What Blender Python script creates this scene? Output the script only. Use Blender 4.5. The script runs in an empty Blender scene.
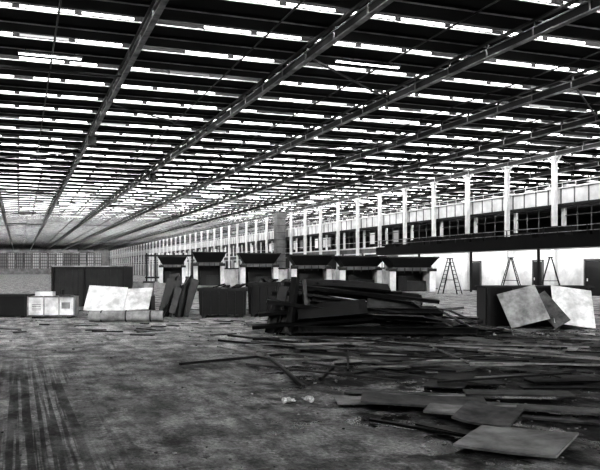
import bpy, math, random
from mathutils import Vector, Matrix, Euler
R = random.Random(7)
TH = math.radians(20.5)
S, C = math.sin(TH), math.cos(TH)
EYE = 1.7
def P(l, d, z=0.0):
    """plan position: l metres right / d metres ahead of the tripod -> hall axes"""
    return Vector((S*d + C*l, C*d - S*l, z))

# ---------------------------------------------------------------- materials
def mat(name, a, b=None, rough=0.8, scale=3.0, stretch=(1,1,1), island=0.0, metal=0.0, bump=0.0, detail=6):
    m = bpy.data.materials.new(name); m.use_nodes = True
    nt = m.node_tree; bs = nt.nodes['Principled BSDF']
    if b is None: b = a*0.6
    tc = nt.nodes.new('ShaderNodeTexCoord'); mp = nt.nodes.new('ShaderNodeMapping')
    mp.inputs['Scale'].default_value = stretch
    nt.links.new(tc.outputs['Object'], mp.inputs[0])
    n = nt.nodes.new('ShaderNodeTexNoise'); n.inputs['Scale'].default_value = scale
    n.inputs['Detail'].default_value = detail; n.inputs['Roughness'].default_value = 0.65
    nt.links.new(mp.outputs[0], n.inputs['Vector'])
    cr = nt.nodes.new('ShaderNodeValToRGB')
    cr.color_ramp.elements[0].position = 0.35; cr.color_ramp.elements[1].position = 0.65
    cr.color_ramp.elements[0].color = (b,b,b,1); cr.color_ramp.elements[1].color = (a,a,a,1)
    nt.links.new(n.outputs['Fac'], cr.inputs[0])
    out = cr.outputs[0]
    if island > 0:
        g = nt.nodes.new('ShaderNodeNewGeometry')
        mr = nt.nodes.new('ShaderNodeMapRange')
        mr.inputs['To Min'].default_value = 1-island; mr.inputs['To Max'].default_value = 1+island
        nt.links.new(g.outputs['Random Per Island'], mr.inputs['Value'])
        vm = nt.nodes.new('ShaderNodeVectorMath'); vm.operation = 'SCALE'
        nt.links.new(out, vm.inputs[0]); nt.links.new(mr.outputs[0], vm.inputs['Scale'])
        out = vm.outputs[0]
    nt.links.new(out, bs.inputs['Base Color'])
    bs.inputs['Roughness'].default_value = rough; bs.inputs['Metallic'].default_value = metal
    if bump:
        bp = nt.nodes.new('ShaderNodeBump'); bp.inputs['Strength'].default_value = bump
        bp.inputs['Distance'].default_value = 0.02
        nt.links.new(n.outputs['Fac'], bp.inputs['Height']); nt.links.new(bp.outputs[0], bs.inputs['Normal'])
    return m

def emat(name, strength, lo=0.6, scale=0.25):
    m = bpy.data.materials.new(name); m.use_nodes = True
    nt = m.node_tree; nt.nodes.clear()
    o = nt.nodes.new('ShaderNodeOutputMaterial'); e = nt.nodes.new('ShaderNodeEmission')
    g = nt.nodes.new('ShaderNodeNewGeometry'); mr = nt.nodes.new('ShaderNodeMapRange')
    mr.inputs['To Min'].default_value = strength*lo; mr.inputs['To Max'].default_value = strength
    nt.links.new(g.outputs['Random Per Island'], mr.inputs['Value'])
    nt.links.new(mr.outputs[0], e.inputs['Strength'])
    nt.links.new(e.outputs[0], o.inputs[0])
    return m

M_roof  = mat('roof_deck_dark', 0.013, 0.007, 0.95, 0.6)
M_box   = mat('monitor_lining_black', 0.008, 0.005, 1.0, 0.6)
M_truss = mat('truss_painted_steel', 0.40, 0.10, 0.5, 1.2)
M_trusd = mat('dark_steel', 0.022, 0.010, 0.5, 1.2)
M_wallg = mat('wall_grey_plaster', 0.18, 0.08, 0.9, 0.5)
M_wallw = mat('wall_white_paint', 0.8, 0.5, 0.8, 0.7)
M_para  = mat('parapet_concrete', 0.75, 0.5, 0.85, 0.5)
M_col   = mat('column_paint', 0.8, 0.6, 0.6, 1.0)
M_black = mat('black_painted_metal', 0.006, 0.003, 0.4, 2.0, island=0.5)
M_char  = mat('charred_timber', 0.012, 0.003, 0.4, 5.0, stretch=(1,1,1), island=0.9, bump=0.5)
M_wood  = mat('weathered_board', 0.10, 0.025, 0.5, 4.0, island=0.9, bump=0.3)
M_ply   = mat('plywood_sheet', 0.36, 0.13, 0.6, 2.5, island=0.35)
M_white = mat('white_board', 0.85, 0.42, 0.6, 2.2, island=0.12)
M_dirt  = mat('rubble_grey', 0.3, 0.08, 0.9, 9.0, island=0.7)
M_rubber= mat('work_glove_cloth', 0.9, 0.25, 0.9, 25.0)
E_sky   = emat('monitor_glass_seen_side', 5.0, 0.5)
E_fill   = emat('monitor_hidden_fill_pane', 66.0, 0.7)
E_dim   = emat('monitor_glass_dirty', 0.8, 0.1)
E_win   = emat('window_glass_daylight', 0.7, 0.1)
E_winf  = emat('far_window_glass', 0.45, 0.3)
E_tube  = emat('fluorescent_tube', 6.0, 0.9)

# ---------------------------------------------------------------- mesh builder
class MB:
    def __init__(s): s.v=[]; s.f=[]; s.m=[]; s.mats=[]
    def mi(s, m):
        if m not in s.mats: s.mats.append(m)
        return s.mats.index(m)
    def add(s, vs, fs, m):
        o=len(s.v); s.v += [tuple(v) for v in vs]
        k=s.mi(m)
        for f in fs: s.f.append([i+o for i in f]); s.m.append(k)
    def box(s, c, size, m, rot=(0,0,0), M=None):
        hx,hy,hz=[a/2 for a in size]
        Rm = M if M is not None else Euler(rot).to_matrix()
        c=Vector(c)
        vs=[c+Rm@Vector((x*hx,y*hy,z*hz)) for x in(-1,1) for y in(-1,1) for z in(-1,1)]
        s.add(vs,[(0,1,3,2),(4,6,7,5),(0,4,5,1),(2,3,7,6),(0,2,6,4),(1,5,7,3)],m)
    def bar(s, a, b, w, h, m, roll=0):
        a=Vector(a); b=Vector(b); d=b-a; L=d.length
        q=d.to_track_quat('X','Z').to_matrix()
        if roll: q = q @ Matrix.Rotation(roll,3,'X')
        s.box((a+b)/2,(L,w,h),m,M=q)
    def ibeam(s,a,b,w,h,t,m):
        a=Vector(a); b=Vector(b); q=(b-a).to_track_quat('X','Z').to_matrix(); L=(b-a).length; c=(a+b)/2
        s.box(c,(L,t,h-2*t),m,M=q)
        s.box(c+q@Vector((0,0,h/2-t/2)),(L,w,t),m,M=q)
        s.box(c-q@Vector((0,0,h/2-t/2)),(L,w,t),m,M=q)
    def cyl(s,a,b,r,m,n=12,r2=None):
        a=Vector(a); b=Vector(b); q=(b-a).to_track_quat('Z','Y').to_matrix(); r2=r if r2 is None else r2
        vs=[];
        for p,rr in((a,r),(b,r2)):
            for i in range(n):
                t=2*math.pi*i/n; vs.append(p+q@Vector((rr*math.cos(t),rr*math.sin(t),0)))
        fs=[(i,(i+1)%n,n+(i+1)%n,n+i) for i in range(n)]+[tuple(range(n))[::-1],tuple(range(n,2*n))]
        s.add(vs,fs,m)
    def quad(s,pts,m): s.add(pts,[tuple(range(len(pts)))],m)
    def lump(s,c,r,m,sq=(1,1,1),n=6):
        c=Vector(c); vs=[]; fs=[]
        for j in range(n+1):
            ph=math.pi*j/n
            for i in range(n*2):
                t=math.pi*i/n; k=r*R.uniform(.75,1.2)
                vs.append(c+Vector((k*sq[0]*math.sin(ph)*math.cos(t),k*sq[1]*math.sin(ph)*math.sin(t),k*sq[2]*math.cos(ph))))
        w=2*n
        for j in range(n):
            for i in range(w): fs.append((j*w+i,(j+1)*w+i,(j+1)*w+(i+1)%w,j*w+(i+1)%w))
        s.add(vs,fs,m)
    def sheet(s,c,sx,sy,t,m,rot=(0,0,0),bend=0.0,n=6,M=None):
        Rm=M if M is not None else Euler(rot).to_matrix(); c=Vector(c); vs=[]; fs=[]
        for k in (0,1):
            for i in range(n+1):
                u=-1+2*i/n
                for y in(-1,1): vs.append(c+Rm@Vector((u*sx/2,y*sy/2,(k-.5)*t+bend*u*u)))
        o=2*(n+1)
        for i in range(n):
            a=2*i; fs+= [(a,a+1,a+3,a+2),(o+a,o+a+2,o+a+3,o+a+1),(a,a+2,o+a+2,o+a),(a+1,o+a+1,o+a+3,a+3)]
        fs+=[(0,o,o+1,1),(2*n,2*n+1,o+2*n+1,o+2*n)]
        s.add(vs,fs,m)
    def obj(s,name,loc=(0,0,0),rz=0,smooth=False):
        me=bpy.data.meshes.new(name); me.from_pydata(s.v,[],s.f)
        for m in s.mats: me.materials.append(m)
        for p,k in zip(me.polygons,s.m): p.material_index=k; p.use_smooth=smooth
        me.update()
        o=bpy.data.objects.new(name,me); bpy.context.collection.objects.link(o)
        o.location=loc; o.rotation_euler=(0,0,rz); return o
def inst(o,name,loc,rz=0):
    k=bpy.data.objects.new(name,o.data); bpy.context.collection.objects.link(k)
    k.location=loc; k.rotation_euler=(0,0,rz); return k

# ---------------------------------------------------------------- shell
XW=35.3; X0=-45; X1=76; Y0=-14; Y1=320
BAY=5.4; YC=42.6; ROW=3.24; ZR=10.35; MW=.55; MH=.105
LY=Y1-Y0
# floor
fm=bpy.data.materials.new('worn_factory_floor'); fm.use_nodes=True
nt=fm.node_tree; bs=nt.nodes['Principled BSDF']
tc=nt.nodes.new('ShaderNodeTexCoord')
def noise(scale,stretch=(1,1,1),detail=8,rough=.65):
    mp=nt.nodes.new('ShaderNodeMapping'); mp.inputs['Scale'].default_value=stretch
    nt.links.new(tc.outputs['Object'],mp.inputs[0])
    n=nt.nodes.new('ShaderNodeTexNoise'); n.inputs['Scale'].default_value=scale
    n.inputs['Detail'].default_value=detail; n.inputs['Roughness'].default_value=rough
    nt.links.new(mp.outputs[0],n.inputs['Vector']); return n.outputs['Fac']
def ramp(src,p0,p1,c0,c1):
    r=nt.nodes.new('ShaderNodeMapRange'); r.interpolation_type='SMOOTHSTEP'
    r.inputs['From Min'].default_value=p0; r.inputs['From Max'].default_value=p1
    r.inputs['To Min'].default_value=c0; r.inputs['To Max'].default_value=c1
    nt.links.new(src,r.inputs['Value']); return r.outputs[0]
def math2(op,a,b):
    n=nt.nodes.new('ShaderNodeMath'); n.operation=op
    for i,x in enumerate((a,b)):
        if isinstance(x,(int,float)): n.inputs[i].default_value=x
        else: nt.links.new(x,n.inputs[i])
    return n.outputs[0]
base=ramp(noise(.5),.3,.7,.19,.30)
streak=ramp(noise(4,(1,.1,1),10,.7),.38,.62,.7,1.15)
fine=ramp(noise(22,(1,.7,1),10,.8),.35,.65,.35,1.55)
blot=ramp(noise(1.9,(1,.8,1),12,.72),.42,.58,.5,1.25)
v=math2('MULTIPLY',math2('MULTIPLY',math2('MULTIPLY',base,streak),fine),blot)
sx=nt.nodes.new('ShaderNodeSeparateXYZ'); nt.links.new(tc.outputs['Object'],sx.inputs[0])
gm=math2('MULTIPLY',ramp(sx.outputs[0],-3.5,-1.5,0,1),ramp(sx.outputs[0],.3,1.3,1,0))
gm=math2('MULTIPLY',gm,ramp(sx.outputs[1],11,17,1,0))
gv=ramp(noise(13,(1,.012,1),3,.5),.47,.54,.2,1.1)
gmix=nt.nodes.new('ShaderNodeMix'); nt.links.new(gm,gmix.inputs[0]); gmix.inputs[2].default_value=1.0; nt.links.new(gv,gmix.inputs[3])
v=math2('MULTIPLY',v,gmix.outputs[0])
# paler floor further down the hall: skylight sheen painted into the base colour
sheen_boost=ramp(math2('ADD',sx.outputs[1],ramp(noise(.7,(.5,1,1)),.3,.7,-3.5,3.5)),14,20,1.0,2.0)
v=math2('MULTIPLY',v,sheen_boost)
# soaked / sooty patch around the collapsed lumber
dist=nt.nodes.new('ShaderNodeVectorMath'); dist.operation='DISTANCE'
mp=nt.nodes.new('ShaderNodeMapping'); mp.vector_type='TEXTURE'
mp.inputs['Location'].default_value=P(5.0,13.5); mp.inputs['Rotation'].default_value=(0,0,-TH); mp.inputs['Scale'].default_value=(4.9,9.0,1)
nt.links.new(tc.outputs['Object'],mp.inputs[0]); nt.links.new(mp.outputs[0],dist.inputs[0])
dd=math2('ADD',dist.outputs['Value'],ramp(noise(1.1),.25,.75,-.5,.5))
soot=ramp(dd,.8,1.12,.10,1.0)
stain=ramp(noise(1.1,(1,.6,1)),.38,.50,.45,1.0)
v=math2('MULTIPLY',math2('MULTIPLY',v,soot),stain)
comb=nt.nodes.new('ShaderNodeCombineColor')
for i in range(3): nt.links.new(v,comb.inputs[i])
nt.links.new(comb.outputs[0],bs.inputs['Base Color'])
pud=math2('MULTIPLY',ramp(noise(.9,(1,.7,1),5),.51,.56,0,1),ramp(dd,.9,1.15,1,0))
rg=ramp(noise(2.5,(1,.4,1)),.35,.65,.35,.8)
rmix=nt.nodes.new('ShaderNodeMix'); nt.links.new(pud,rmix.inputs[0]); nt.links.new(rg,rmix.inputs[2]); rmix.inputs[3].default_value=.12
nt.links.new(rmix.outputs[0],bs.inputs['Roughness'])
bp=nt.nodes.new('ShaderNodeBump'); bp.inputs['Distance'].default_value=.03
nt.links.new(ramp(pud,0,1,.7,.05),bp.inputs['Strength'])
nt.links.new(noise(9,(1,.6,1)),bp.inputs['Height']); nt.links.new(bp.outputs[0],bs.inputs['Normal'])
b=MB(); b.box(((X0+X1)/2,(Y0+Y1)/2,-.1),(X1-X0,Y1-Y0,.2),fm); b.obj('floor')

# flat deck with raised glazed monitors across the hall
b=MB(); gl=MB(); pu=MB()
y=YC-ROW*17
yy=[]
while y<Y1: yy.append(y); y+=ROW
for i,y in enumerate(yy):
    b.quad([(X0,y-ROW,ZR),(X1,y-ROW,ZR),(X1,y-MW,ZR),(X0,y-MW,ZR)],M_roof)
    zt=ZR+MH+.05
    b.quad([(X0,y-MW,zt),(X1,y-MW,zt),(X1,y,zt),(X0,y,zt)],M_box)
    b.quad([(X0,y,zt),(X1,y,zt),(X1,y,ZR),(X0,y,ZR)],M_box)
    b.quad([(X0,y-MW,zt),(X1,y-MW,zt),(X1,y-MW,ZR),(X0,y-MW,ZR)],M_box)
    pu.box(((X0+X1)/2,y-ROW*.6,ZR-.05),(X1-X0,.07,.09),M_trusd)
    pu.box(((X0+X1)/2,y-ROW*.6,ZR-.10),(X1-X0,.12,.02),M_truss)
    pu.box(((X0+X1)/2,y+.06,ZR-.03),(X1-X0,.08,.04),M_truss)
    for k in range(-8,12):
        xa=4+6.2*k
        if xa>X1-6.2: continue
        gl.quad([(xa+.2,y-MW+.01,zt-.02),(xa+6,y-MW+.01,zt-.02),(xa+6,y-MW+.01,ZR+.02),(xa+.2,y-MW+.01,ZR+.02)],E_fill)  # glowing panes facing away from the camera, added to light the floor
        for q in range(3):
            a=xa+.22+q*1.98; e=a+1.74
            r=R.random()
            if r<.06: continue
            if r<.16: e=a+1.74*R.uniform(.35,.8)
            elif r<.24: a=a+R.uniform(.3,.9)
            mm=E_dim if R.random()<.12 else E_sky
            gl.quad([(a,y-.012,ZR+MH),(e,y-.012,ZR+MH),(e,y-.012,ZR+.01),(a,y-.012,ZR+.01)],mm)
b.obj('ceiling'); gl.obj('skylight_glazing'); pu.obj('roof_purlins')
# trusses
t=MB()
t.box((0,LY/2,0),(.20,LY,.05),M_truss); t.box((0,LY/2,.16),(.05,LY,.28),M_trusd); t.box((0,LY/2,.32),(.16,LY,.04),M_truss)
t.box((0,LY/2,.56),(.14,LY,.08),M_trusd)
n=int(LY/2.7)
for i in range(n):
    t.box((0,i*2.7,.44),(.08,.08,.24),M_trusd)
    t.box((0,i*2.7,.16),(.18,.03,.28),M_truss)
t0=t.obj('roof_truss',(4-6.2*7,Y0,9.62))
for k in range(-6,12):
    inst(t0,'roof_truss',(4+6.2*k,Y0,9.62))
b=MB()
for i in range(60):
    k=R.randint(-3,5); y=YC+BAY*R.randint(-4,26)
    x=4+6.2*k
    b.bar((x,y,9.75),(x+6.2,y+R.choice([0,0,BAY,-BAY]),9.75),.07,.07,M_trusd)
for x in (1.2,8.3,14.0,21.0,27.2,31.5):
    b.cyl((x,Y0,10.12),(x,Y1,10.12),.035,M_trusd,8)
b.obj('roof_cross_bracing')
b=MB()
for i in range(40):
    k=R.randint(-2,5); y=YC+ROW*(R.randint(-5,24)+.3); x=4+6.2*k+R.uniform(.6,3)
    b.box((x+1.2,y,10.02),(2.4,.16,.06),M_trusd)
    for s_ in(-.05,.05): b.box((x+1.2,y+s_,9.975),(2.3,.035,.03),E_tube)
    for u in(.3,2.1): b.cyl((x+u,y,10.05),(x+u,y,10.34),.012,M_trusd,5)
b.obj('fluorescent_batten_lights')

# outer walls
b=MB(); b.box((X0-.15,(Y0+Y1)/2,5.3),(.3,LY,10.6),M_wallg); b.obj('wall_west')
b=MB(); b.box(((X0+X1)/2,Y0-.15,5.3),(X1-X0,.3,10.6),M_wallg); b.obj('wall_south')
b=MB(); b.box(((X0+X1)/2,Y1+.15,5.3),(X1-X0,.3,10.6),M_wallg); b.obj('wall_north')
b=MB()
for i in range(30):
    xa=-44+i*3.05
    if xa>32: break
    b.box((xa+1.3,Y1-.05,5.4),(2.5,.06,6.2),E_winf)
    for j in range(5): b.box((xa+1.3,Y1-.1,3.2+j*1.2),(2.6,.06,.2),M_trusd)
    for j in range(4): b.box((xa+.1+j*.8,Y1-.1,5.4),(.16,.06,6.2),M_trusd)
b.obj('window_1')
b=MB()
YM=YC+BAY*4.5
b.box((XW+.35,(Y0+YM)/2,2.0),(.3,YM-Y0,4.0),M_wallw)
b.box((XW+.35,(YM+Y1)/2,2.0),(.3,Y1-YM,4.0),M_wallg)
b.box((XW+.35,(Y0+Y1)/2,4.08),(.4,LY,.16),M_para)
b.obj('wall_east')
b=MB()
b.box((X1+.15,(Y0+Y1)/2,5.3),(.3,LY,10.6),M_wallg)
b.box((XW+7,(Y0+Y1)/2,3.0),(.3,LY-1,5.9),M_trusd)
b.obj('wall_gallery_rear')
b=MB()
b.box(((XW+X1)/2+.3,(Y0+Y1)/2,6.15),(X1-XW-1,LY-1,.3),M_wallg)
b.box((XW-.05,(Y0+Y1)/2,6.80),(.16,LY-1,1.1),M_para)
b.box((XW-.12,(Y0+Y1)/2,7.38),(.30,LY-1,.1),M_col)
b.box((XW-.12,(Y0+Y1)/2,6.20),(.34,LY-1,.16),M_trusd)
b.box((XW-.05,(Y0+Y1)/2,7.75),(.05,LY-1,.05),M_col)
i=Y0+1
while i<Y1-1:
    b.box((XW-.15,i,6.8),(.05,.08,1.1),M_wallg); b.box((XW-.05,i,7.6),(.04,.04,.4),M_col); i+=BAY/4
b.obj('gallery_parapet')
b=MB()
i=-10
while YC+BAY*i<Y1-6:
    y=YC+BAY*i
    b.box((XW+.3,y,5.1),(.2,.3,1.9),M_para)
    for j in range(1,4): b.box((XW+.3,y+j*BAY/4,5.1),(.07,.07,1.9),M_wallg)
    b.box((XW+.3,y+BAY/2,4.75),(.05,BAY*.94,.05),M_col); b.box((XW+.3,y+BAY/2,5.5),(.05,BAY*.94,.05),M_wallg)
    if i>3:
        for j in range(4):
            if R.random()<.4: b.box((XW+.35,y+(j+.5)*BAY/4,5.1),(.04,BAY/4*.85,1.2),E_win)
    if i>=5:
        b.box((XW+.17,y+BAY/2,1.75),(.06,BAY*.8,3.3),M_black)
        b.box((XW+.12,y+BAY/2,3.45),(.12,BAY*.86,.14),M_para)
        for j in(-.42,.42): b.box((XW+.12,y+BAY/2+j*BAY,1.75),(.12,.16,3.4),M_para)
        if i%3==0:
            b.box((XW+.13,y+BAY/2,2.2),(.04,BAY*.5,1.6),E_win)
            for j in range(4): b.box((XW+.1,y+BAY/2-1.3+j*.87,2.2),(.04,.08,1.6),M_trusd)
    i+=1
b.obj('window_2')
for j,(yy_,w) in enumerate(((39.5,1.6),(45.2,1.0),(53.5,2.0),(60.5,1.0))):
    b=MB(); b.box((XW+.16,yy_,1.15),(.06,w,2.3),M_trusd); b.box((XW+.13,yy_-w/2-.05,1.2),(.1,.1,2.4),M_wallg)
    b.box((XW+.13,yy_+w/2+.05,1.2),(.1,.1,2.4),M_wallg); b.box((XW+.13,yy_,2.4),(.1,w+.2,.1),M_wallg)
    b.box((XW+.1,yy_+w*.35,1.05),(.08,.04,.2),M_col)
    b.obj('door_%d'%(j+1))
# columns
c=MB()
c.box((0,0,4.8),(.05,.30,9.6),M_col); c.box((-.13,0,4.8),(.04,.30,9.6),M_col); c.box((.13,0,4.8),(.04,.30,9.6),M_col)
c.box((0,0,.03),(.5,.5,.06),M_trusd); c.box((0,0,9.5),(.5,.45,.1),M_col)
c.bar((0,.1,9.0),(0,.7,9.56),.07,.07,M_col); c.bar((0,-.1,9.0),(0,-.7,9.56),.07,.07,M_col)
c0=c.obj('steel_column',(XW-.5,YC-BAY*10,0))
i=-9
while YC+BAY*i<Y1-4:
    inst(c0,'steel_column',(XW-.5,YC+BAY*i,0)); i+=1
b=MB(); yp=YC+BAY*10.5
b.box((XW-1.2,yp,4.8),(1.3,1.3,9.6),M_wallg); b.box((XW-1.2,yp,.2),(1.6,1.6,.4),M_wallg); b.box((XW-1.2,yp,9.3),(1.6,1.6,.3),M_wallg)
for k in range(9): b.box((XW-1.2,yp,.9+k),(1.34,1.34,.06),M_trusd)
b.obj('masonry_pier')

# elevated dark service platform along right wall
b=MB(); ya,yb=YC-26,YC+BAY*4.3; xa=XW-2.6
b.box((xa+.8,(ya+yb)/2,3.3),(2.0,yb-ya,.35),M_black)
b.box((xa-.15,(ya+yb)/2,3.5),(.08,yb-ya,.75),M_black)
i=ya
while i<=yb:
    b.box((xa-.15,i,3.95),(.05,.05,1.15),M_trusd)
    i+=BAY/4
i=ya+1
while i<=yb:
    b.box((xa+.2,i,1.6),(.14,.14,3.2),M_trusd); i+=BAY*1.5
for z in(4.15,4.5): b.box((xa-.15,(ya+yb)/2,z),(.05,yb-ya,.05),M_truss)
i=ya
while i<yb-2:
    w=R.uniform(1.2,2.6); h=R.uniform(.5,1.1)
    b.box((xa+.7,i+w/2,3.45+h/2),(.9,w,h),M_black); b.box((xa+.7,i+w/2,3.45+h+.04),(1.0,w*.7,.08),M_trusd)
    i+=w+R.uniform(.1,.9)
b.obj('service_platform')

# ladders
l=MB()
for s_ in(-1,1):
    for x_ in(-1,1): l.bar((x_*.38,s_*.75,0),(x_*.2,s_*.06,2.5),.07,.05,M_black)
    for k in range(8):
        f=(k+1)/9; l.bar((-(.38-.18*f),s_*(.75-.69*f),2.5*f),((.38-.18*f),s_*(.75-.69*f),2.5*f),.05,.04,M_black)
l.box((0,0,2.52),(.5,.3,.05),M_black)
for x_ in(-1,1): l.bar((x_*.3,-.45,1.0),(x_*.3,.45,1.0),.03,.03,M_black)
p=P(14.2,50.5); l0=l.obj('step_ladder',p,-TH+1.1)
p=P(10.6,53); inst(l0,'step_ladder',p,-TH+.9)
p=P(16.2,48.5); inst(l0,'step_ladder',p,-TH+1.3)

# loading booths: pale side piers, open dark mouth, flared dark hood
def booth(w,h,dp):
    b=MB()
    for s_ in(-1,1):
        b.box((s_*w*.46,0,h*.3),(w*.14,dp,h*.6),M_wallw)
        b.box((s_*w*.46,-dp*.5,h*.62),(w*.18,.15,h*.08),M_trusd)
    b.box((0,dp*.42,h*.36),(w*.85,.15,h*.72),M_black)
    b.box((0,0,h*.64),(w*.94,dp*.9,h*.1),M_wallg)
    b.box((w*.1,-dp*.1,h*.15),(w*.5,.7,h*.3),M_trusd); b.box((-w*.2,-dp*.2,h*.22),(w*.2,.5,h*.44),M_black)
    for k in range(5): b.box((-w*.36+k*w*.18,-dp*.46,h*.6),(.08,.06,h*.16),M_trusd)
    z0,z1=h*.68,h
    a,c_=w*.40,w*.58; e,g=dp*.42,dp*.6
    vs=[(-a,-e,z0),(a,-e,z0),(a,e,z0),(-a,e,z0),(-c_,-g,z1-.12),(c_,-g,z1-.12),(c_,g,z1-.12),(-c_,g,z1-.12)]
    b.add(vs,[(0,1,5,4),(1,2,6,5),(2,3,7,6),(3,0,4,7),(3,2,1,0),(4,5,6,7)],M_black)
    b.box((0,0,z1-.06),(c_*2+.1,g*2+.1,.12),M_trusd)
    return b
for (lx,d,w,h) in ((8.7,60,3.5,2.75),(5.0,64,3.5,2.9),(.9,69,3.5,3.1),(-4.2,76,3.6,3.4),(-10.2,84,3.2,3.7),(-17,100,3.2,3.5)):
    booth(w,h,2.2).obj('loading_booth',P(lx,d),-TH+.15)
for (l1,d1,l2,d2) in ((-8.0,81,-6.6,79),(-2.0,74,-1.3,73),(2.95,66.8,3.0,66.2),(6.9,62.0,6.95,61.4)):
    b=MB(); a=P(l1,d1,.9); c_=P(l2,d2,.9); b.bar(a,c_,.25,1.8,M_wallw); b.bar(a+Vector((0,0,.95)),c_+Vector((0,0,.95)),.35,.1,M_trusd)
    b.obj('concrete_barrier')
b=MB()
for i in range(26):
    p=P(-22.5+i*.45,110,2.1); b.box(p,(.22,.1,4.2),M_wallw if i%3 else M_trusd,rot=(0,0,-TH))
b.bar(P(-22.7,109.9,3.8),P(-11,109.9,3.8),.12,.25,M_trusd); b.bar(P(-22.7,109.9,.6),P(-11,109.9,.6),.12,.25,M_trusd)
b.obj('slatted_partition')

# ---------------------------------------------------------------- left group
def placed(b,name,l,d,rz=0): return b.obj(name,P(l,d),-TH+rz)
b=MB()
W,H,D=3.3,1.85,1.8
for i in range(22): b.box((-W/2+.075+i*.15,-D/2-(.03 if i%2 else 0),H/2),(.15,.05,H),M_trusd)
b.box((-W/2,0,H/2),(.06,D,H),M_trusd); b.box((W/2,0,H/2),(.06,D,H),M_trusd); b.box((0,D/2,H/2),(W,.06,H),M_trusd)
b.box((0,-D/2-.06,H-.06),(W+.1,.1,.12),M_black); b.box((0,0,H+.03),(W+.1,D+.1,.05),M_truss)
for x in(-W/2,-.2,W/2): b.box((x,-D/2-.08,H/2),(.1,.1,H),M_black)
placed(b,'corrugated_shed',-9.9,36)
b=MB() # pale steel cabinet lying down, with panels, vents and feet
b.box((0,0,.42),(1.6,.8,.70),M_white)
for x in(-.79,-.25,.27,.79): b.box((x,-.415,.42),(.04,.04,.72),M_ply)
b.box((0,-.415,.76),(1.6,.04,.04),M_wood); b.box((0,-.415,.09),(1.6,.04,.05),M_wood)
for k in range(4): b.box((-.5,-.41,.3+k*.06),(.3,.03,.015),M_wood)
b.box((.5,-.41,.45),(.28,.03,.22),M_ply)
for x in(-.6,.6): b.box((x,0,.035),(.12,.8,.07),M_black)
b.box((-.3,.05,.85),(.6,.5,.16),M_white); b.box((.45,0,.795),(.4,.6,.05),M_wood)
b.cyl((.3,.1,.78),(.3,.1,1.0),.05,M_black,10)
placed(b,'machine_cabinet',-8.8,26.8,.1)
b=MB()
b.box((0,0,.4),(1.3,.9,.72),M_black); b.box((0,0,.79),(1.4,1,.05),M_trusd)
for x in(-.5,.5): b.box((x,0,.02),(.12,.9,.04),M_black)
for x in(-.62,.62): b.box((x,-.47,.4),(.08,.05,.72),M_trusd)
placed(b,'tool_chest',-10.55,27.6)
b=MB() # white boards on heap
b.sheet((-.4,-.1,.70),1.35,1.1,.04,M_white,rot=(.85,.06,.05))
b.sheet((.6,0,.68),1.1,1.0,.04,M_white,rot=(.8,-.05,-.08))
b.sheet((.75,.6,1.10),.75,.5,.03,M_ply,rot=(.6,.1,.2))
b.box((.95,.62,1.0),(.3,.3,.5),M_ply); b.box((.95,.62,1.27),(.36,.36,.05),M_black)
for i in range(16):
    b.bar((R.uniform(-1.2,.2),R.uniform(-.2,.7),R.uniform(.05,.35)),(R.uniform(0,1.3),R.uniform(-.2,.7),R.uniform(.05,.4)),.12,.07,M_wood)
b.box((0,.6,.4),(2.2,.7,.75),M_black)
placed(b,'discarded_white_boards',-6.35,26.2)
b=MB()
b.cyl((-1.2,0,.19),(1.2,.05,.19),.18,M_ply,20); b.cyl((-1.22,0,.19),(1.22,.05,.19),.07,M_black,12)
for x in(-.8,0,.8): b.cyl((x-.02,.02,.19),(x+.02,.02,.19),.19,M_trusd,20)
placed(b,'carpet_roll',-5.7,24.6,.03)
b=MB()
for i,(x,t_,w,h) in enumerate(((-.35,.25,.5,1.35),(-.05,-.2,.35,1.55),(.25,.3,.5,1.4),(.05,.1,.6,1.1))):
    b.box((x,i*.12,h/2+.03),(w,.06,h),M_char,rot=(-.15,t_,.1))
for i in range(6): b.bar((R.uniform(-.7,.2),-.2,.03),(R.uniform(-.2,.6),.2,R.uniform(1.0,1.55)),.07,.07,M_char)
b.sheet((-.1,-.25,.62),.22,1.0,.03,M_wood,rot=(1.2,.3,.2))
placed(b,'leaning_scrap_panels',-4.35,27)
def skip(w,h,dp):
    b=MB(); a=w/2; e=a*.95
    vs=[(-e,-dp/2,.1),(e,-dp/2,.1),(e,dp/2,.1),(-e,dp/2,.1),(-a,-dp/2,h),(a,-dp/2,h),(a,dp/2,h),(-a,dp/2,h)]
    b.add(vs,[(0,1,5,4),(1,2,6,5),(2,3,7,6),(3,0,4,7),(3,2,1,0)],M_black)
    for (p,q) in ((4,5),(5,6),(6,7),(7,4)): b.bar(vs[p],vs[q],.1,.1,M_trusd)
    for k in range(6):
        x=-e*.9+k*e*.36; b.box((x,-dp/2-.03,h/2),(.06,.06,h*.85),M_black)
    for x in(-e*.8,e*.8): b.box((x,0,.05),(.15,dp,.1),M_black)
    for k in range(16): b.bar((R.uniform(-a*.9,a*.5),R.uniform(-dp*.4,dp*.4),h*R.uniform(.7,1)),(R.uniform(-a*.5,a*.9),R.uniform(-dp*.4,dp*.4),h*R.uniform(.85,1.2)),.14,.05,R.choice([M_wood,M_char]))
    return b
placed(skip(1.7,1.0,1.3),'scrap_skip',-2.8,27.4,.05)
placed(skip(1.7,1.2,1.3),'scrap_skip',-1.0,27.9,-.1)

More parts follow.
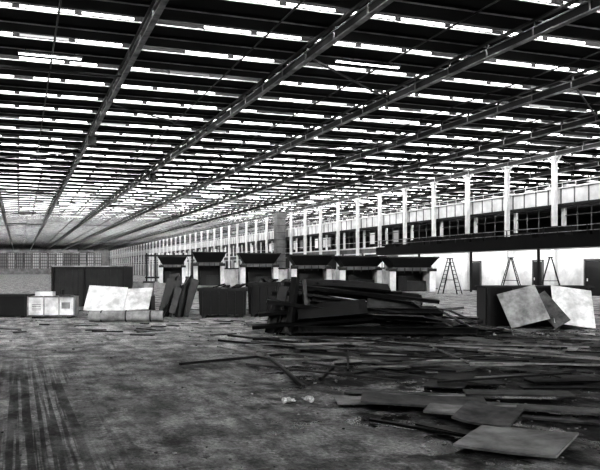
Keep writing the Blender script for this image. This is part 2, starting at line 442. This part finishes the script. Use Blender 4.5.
# ---------------------------------------------------------------- main wreckage pile
b=MB()
def rb(a,c_,w,h,m,roll=0):
    a=list(a); c_=list(c_); q=max(w,h)/2
    a[2]=max(a[2],q); c_[2]=max(c_[2],q); 
    if h>.09 and R.random()<.4: b.ibeam(a,c_,w,h*1.3,.02,m)
    else: b.bar(a,c_,w,h,m,roll=roll)
for j in range(8):
    z=.1+.165*j; xr=3.5-.17*j
    for k in range(7-j//2):
        yv=-1.0+k*.34+R.uniform(-.15,.15)+j*.06
        x1=-.55+R.uniform(-.35,.45)+.05*j; x2=xr+R.uniform(-1.6,.7)
        dz=R.uniform(-.4,.05)
        if j>4: dz-=.2
        rb((x1,yv+R.uniform(-.45,.45),z+R.uniform(-.05,.15)),(x2,yv+R.uniform(-.5,.5),z+dz),R.uniform(.1,.34),R.uniform(.04,.15),M_wood if R.random()<.10 else M_char,R.uniform(-.6,.6))
for i in range(34):
    x=R.uniform(-1.0,.35); b.bar((x+R.uniform(-.3,.15),-1.15+R.uniform(-.2,.3),.08),(x+R.uniform(-.15,.45),-.9+R.uniform(0,.7),R.uniform(.7,1.6)),R.uniform(.06,.3),R.uniform(.03,.07),M_char if i%6 else M_wood,roll=R.uniform(-1,1))
for (x1,z1,x2,z2,yv) in ((-1.35,.25,1.6,.5,-1.3),(-1.2,.6,1.2,.9,-1.15),(-.9,1.2,2.4,1.2,-.6),(-1.0,1.0,1.9,.5,-1.2),(-.6,1.5,2.9,1.1,-.2),(-.3,1.42,3.3,.95,-.9)):
    b.bar((x1,yv,z1),(x2,yv+.3,z2),.16,.1,M_char,roll=.2)
b.bar((-.45,-1.2,.1),(-.3,-1.0,1.68),.16,.14,M_char); b.bar((.0,-1.2,.1),(-.1,-.9,1.6),.1,.1,M_char)
b.sheet((1.0,-.3,1.46),2.2,.7,.05,M_char,rot=(.25,.07,.03),bend=-.04)
b.sheet((1.75,-.5,1.18),2.3,.6,.05,M_char,rot=(.4,.18,-.03),bend=.03)
b.sheet((2.4,-.85,.75),1.9,.5,.04,M_wood,rot=(.7,.2,.02))
b.sheet((.6,-1.15,.75),1.7,.5,.04,M_char,rot=(.9,-.1,.05))
for i in range(54):
    x=R.uniform(2.3,4.3); hmax=max(.1,.95-(x-2.3)*.4)
    z=R.uniform(.06,hmax); L=R.uniform(.6,1.9); an=R.uniform(-.5,.5); sl=R.uniform(-.4,.2)
    rb((x-L/2*math.cos(an),R.uniform(-1,.9)-L/2*math.sin(an),z+.1),(x+L/2*math.cos(an),R.uniform(-1,.9)+L/2*math.sin(an),z+sl*L),R.uniform(.06,.25),R.uniform(.03,.08),M_char if R.random()<.7 else M_wood,R.uniform(-.4,.4))
for (x,z,t_) in ((3.1,.6,.5),(3.6,.45,.6),(4.0,.3,.7)):
    b.bar((x-.5,-.9,z+t_*.3+.2),(x+.6,-.8,.13),.24,.04,M_wood)
b.v=[(v[0]*1.06,v[1],v[2]*.9) for v in b.v]
placed(b,'collapsed_timber_pile',.2,20.6)

# right leaning sheets and dark bin
b=MB()
b.box((0,0,.6),(3.2,1.1,1.15),M_black)
b.box((0,0,1.19),(3.3,1.2,.06),M_trusd)
for x in(-1.5,-.75,0,.75,1.5): b.box((x,-.58,.6),(.08,.06,1.15),M_trusd)
for x in(-1.3,1.3): b.box((x,0,.02),(.2,1.0,.04),M_black)
placed(b,'steel_storage_bin',7.15,23.0)
def lean(name,l,d,w,h,tilt,roll,m):
    b=MB(); b.box((0,0,0),(w,.03,h),m)
    for x in(-w/2+.03,w/2-.03): b.box((x,.03,0),(.05,.04,h*.98),M_wood)
    Rm=Euler((-tilt,roll,0),'XYZ').to_matrix()
    b.v=[tuple(Rm@Vector(v)) for v in b.v]; mz=min(v[2] for v in b.v); b.v=[(v[0],v[1],v[2]-mz) for v in b.v]
    placed(b,name,l,d)
lean('plywood_sheet',6.5,21.85,1.15,1.2,.6,-.25,M_ply)
lean('plywood_sheet',7.25,21.75,.5,1.2,.65,-.55,M_wood)
lean('plywood_sheet',7.95,21.85,1.2,1.3,.6,.14,M_white)

# ---------------------------------------------------------------- scattered boards
BLOCK=((-1.5,5.2,19.0,22.4),(5.4,9.0,20.9,23.8),(-5.5,0,26,29),(-8,-4,23.9,27.4),(-12,-7.8,25.5,28.6),(.9,3.9,6.6,10.4))
b=MB()
def plank(l,d,L,w,an,m,t=.03,z=None,tilt=0.0):
    for q in BLOCK:
        ex=L/2*abs(math.cos(an)); ey=L/2*abs(math.sin(an))
        if q[0]-ex<l<q[1]+ex and q[2]-ey-.1<d<q[3]+ey: return
    p=P(l,d,(t/2+.002 if z is None else z)); b.box(p,(L,w,t),m,M=(Matrix.Rotation(an-TH,3,'Z')@Matrix.Rotation(tilt,3,'Y')))
for i in range(180):
    d=10.2+9.1*R.random()**.7
    lo=-1.2+ (20-d)*.16; hi=min(9.2,.40*d+.6)
    if d<14: lo=max(lo,(14-d)*.5+.5)
    l=R.uniform(lo,hi)
    r=R.random(); m=M_char if r<.5 else (M_wood if r<.9 else M_ply)
    L=R.uniform(.3,2.3); w=R.choice([R.uniform(.04,.12),R.uniform(.08,.3),R.uniform(.3,.8)]); 
    if w>.3: L=min(L,1.5)
    an=R.gauss(-.15,.8); t=R.uniform(.012,.03)
    z=t/2+R.choice([.002,.002,.02,.04]); tl=R.choice([0,0,0,R.uniform(-.03,.03)])
    z+=abs(math.sin(tl))*L/2
    plank(l,d,L,w,an,m,t,z,tl)
for i in range(40):
    d=R.uniform(10.5,18.8); l=R.uniform(-.8+max(0,14-d)*.5,min(8,.38*d)); 
    plank(l,d,R.uniform(2,3.6),R.uniform(.025,.05),R.gauss(-.35,.6),R.choice([M_char,M_wood,M_ply]),.03,.08+R.uniform(0,.05),R.uniform(-.03,.03))
for i in range(80):
    d=R.uniform(19,34); l=R.uniform(-9,-1)
    plank(l,d,R.uniform(.2,1.0),R.uniform(.04,.15),R.uniform(-1,1),R.choice([M_char,M_char,M_wood,M_ply]))
for (l1,d1,l2,d2) in ((-2.1,13.1,.0,14.9),(-.75,15.0,.05,10.6),(-1.9,17.5,.6,15.2),(-1.8,18.8,1.2,15.6),(.6,13.0,3.5,14.2),(.3,11.3,.55,12.6)):
    b.bar(P(l1,d1,.06),P(l2,d2,.06),.05,.045,M_char)
b.obj('scattered_lumber')
b=MB()
def sh(l,d,sx,sy,an,m,z,tx=0,ty=0,bend=0):
    b.sheet(P(l,d,z),sx,sy,.025,m,M=Matrix.Rotation(an-TH,3,'Z')@Matrix.Rotation(tx,3,'X')@Matrix.Rotation(ty,3,'Y'),bend=bend)
sh(1.5,9.15,1.5,.55,-.12,M_wood,.10,.04,.02,.02)
sh(1.3,9.5,1.7,.5,.05,M_ply,.05,0,0,.01)
sh(1.95,8.6,1.0,.45,-.35,M_ply,.09,.03,-.04,.02)
sh(2.05,8.15,.62,.7,-.5,M_wood,.12,.1,.05,.03)
sh(2.1,7.25,.95,.95,-.55,M_ply,.05,.03,-.01,.015)
sh(1.75,7.5,1.5,.12,-.9,M_char,.04)
sh(3.0,8.9,1.6,.35,-.3,M_wood,.05,0,.01)
sh(3.2,8.2,1.5,.1,-.45,M_wood,.03)
sh(1.6,10.1,2.0,.18,-.2,M_wood,.03)
sh(2.9,10.0,1.4,.4,-.1,M_wood,.06)
sh(1.3,7.9,1.4,.07,-.75,M_char,.03)
b.obj('plywood_offcuts')
def glove(l,d,an):
    b=MB()
    b.lump((0,0,.035),.06,M_rubber,(1,.8,.6),6)
    for k in range(4): 
        a_=-.5+k*.33; b.cyl((.03*math.cos(a_),.04*math.sin(a_),.035),(.10*math.cos(a_)+.0,.10*math.sin(a_),.02+.02*(k%2)),.016,M_rubber,8,.012)
    b.cyl((0,-.03,.03),(.04,-.085,.03),.016,M_rubber,8,.012)
    b.cyl((-.02,0,.035),(-.085,.01,.04),.035,M_rubber,10,.042)
    b.obj('work_glove',P(l,d),an-TH,smooth=True)
glove(-.15,9.6,.9); glove(.11,9.7,2.1)
b=MB()
for i in range(1500):
    r=R.random()
    if r<.6: d=R.uniform(8,23); l=R.uniform(-1.0+(d<13)*.8,.4*d+.5)
    else: d=6.3+26*R.random(); l=R.uniform(-.42*d,.42*d)
    s_=R.uniform(.004,.014)*(1+ (d>14)*.8); b.box(P(l,d,s_*.5),(s_*R.uniform(1,4),s_*R.uniform(1,2),s_),M_dirt,rot=(0,0,R.uniform(0,3)))
b.obj('floor_rubble')

h=MB(); h.box((0,0,-.2),(.5,.9,.5),M_black); h.cyl((0,-.5,-.3),(0,.5,-.3),.2,M_black,12); h.cyl((0,0,-.4),(0,0,-1.1),.02,M_black,6); h.box((0,0,-1.15),(.15,.2,.2),M_black); h.box((0,0,.05),(.3,.5,.08),M_black)
h0=h.obj('chain_hoist',(4,46,9.5)); inst(h0,'chain_hoist',(10.2,62,9.5)); inst(h0,'chain_hoist',(-2.2,40,9.5))

def strip(name,loc,aim,ln,wd,pw):
    L=bpy.data.lights.new(name,'AREA'); L.shape='RECTANGLE'; L.size=ln; L.size_y=wd; L.energy=pw
    o=bpy.data.objects.new(name,L); bpy.context.collection.objects.link(o); o.location=loc
    z=-(Vector(aim)-Vector(loc)).normalized(); x=Vector((0,1,0)); yv=z.cross(x)
    o.rotation_euler=Matrix((x,yv,z)).transposed().to_euler()
strip('gallery_wall_fill',(31.2,110,9.5),(35.3,110,6.3),200,.3,4500)  # added fill light with no fixture, brightens the gallery wall
strip('lower_wall_fill',(33.6,45,3.05),(35.6,45,1.3),56,.15,800)  # added fill light under the platform, brightens the lower wall

# ---------------------------------------------------------------- world, camera
w=bpy.data.worlds.new('World'); bpy.context.scene.world=w; w.use_nodes=True
w.node_tree.nodes['Background'].inputs[0].default_value=(.8,.8,.8,1); w.node_tree.nodes['Background'].inputs[1].default_value=.6
cam=bpy.data.cameras.new('Camera'); co=bpy.data.objects.new('Camera',cam); bpy.context.collection.objects.link(co)
co.location=(0,0,EYE); co.rotation_euler=(math.pi/2,0,-TH)
cam.sensor_width=36; cam.lens=45; cam.shift_y=35/600; cam.clip_end=800
bpy.context.scene.camera=co
try:
    bpy.context.scene.view_settings.view_transform='Standard'
    bpy.context.scene.view_settings.look='High Contrast'
except Exception as ex: print(ex)
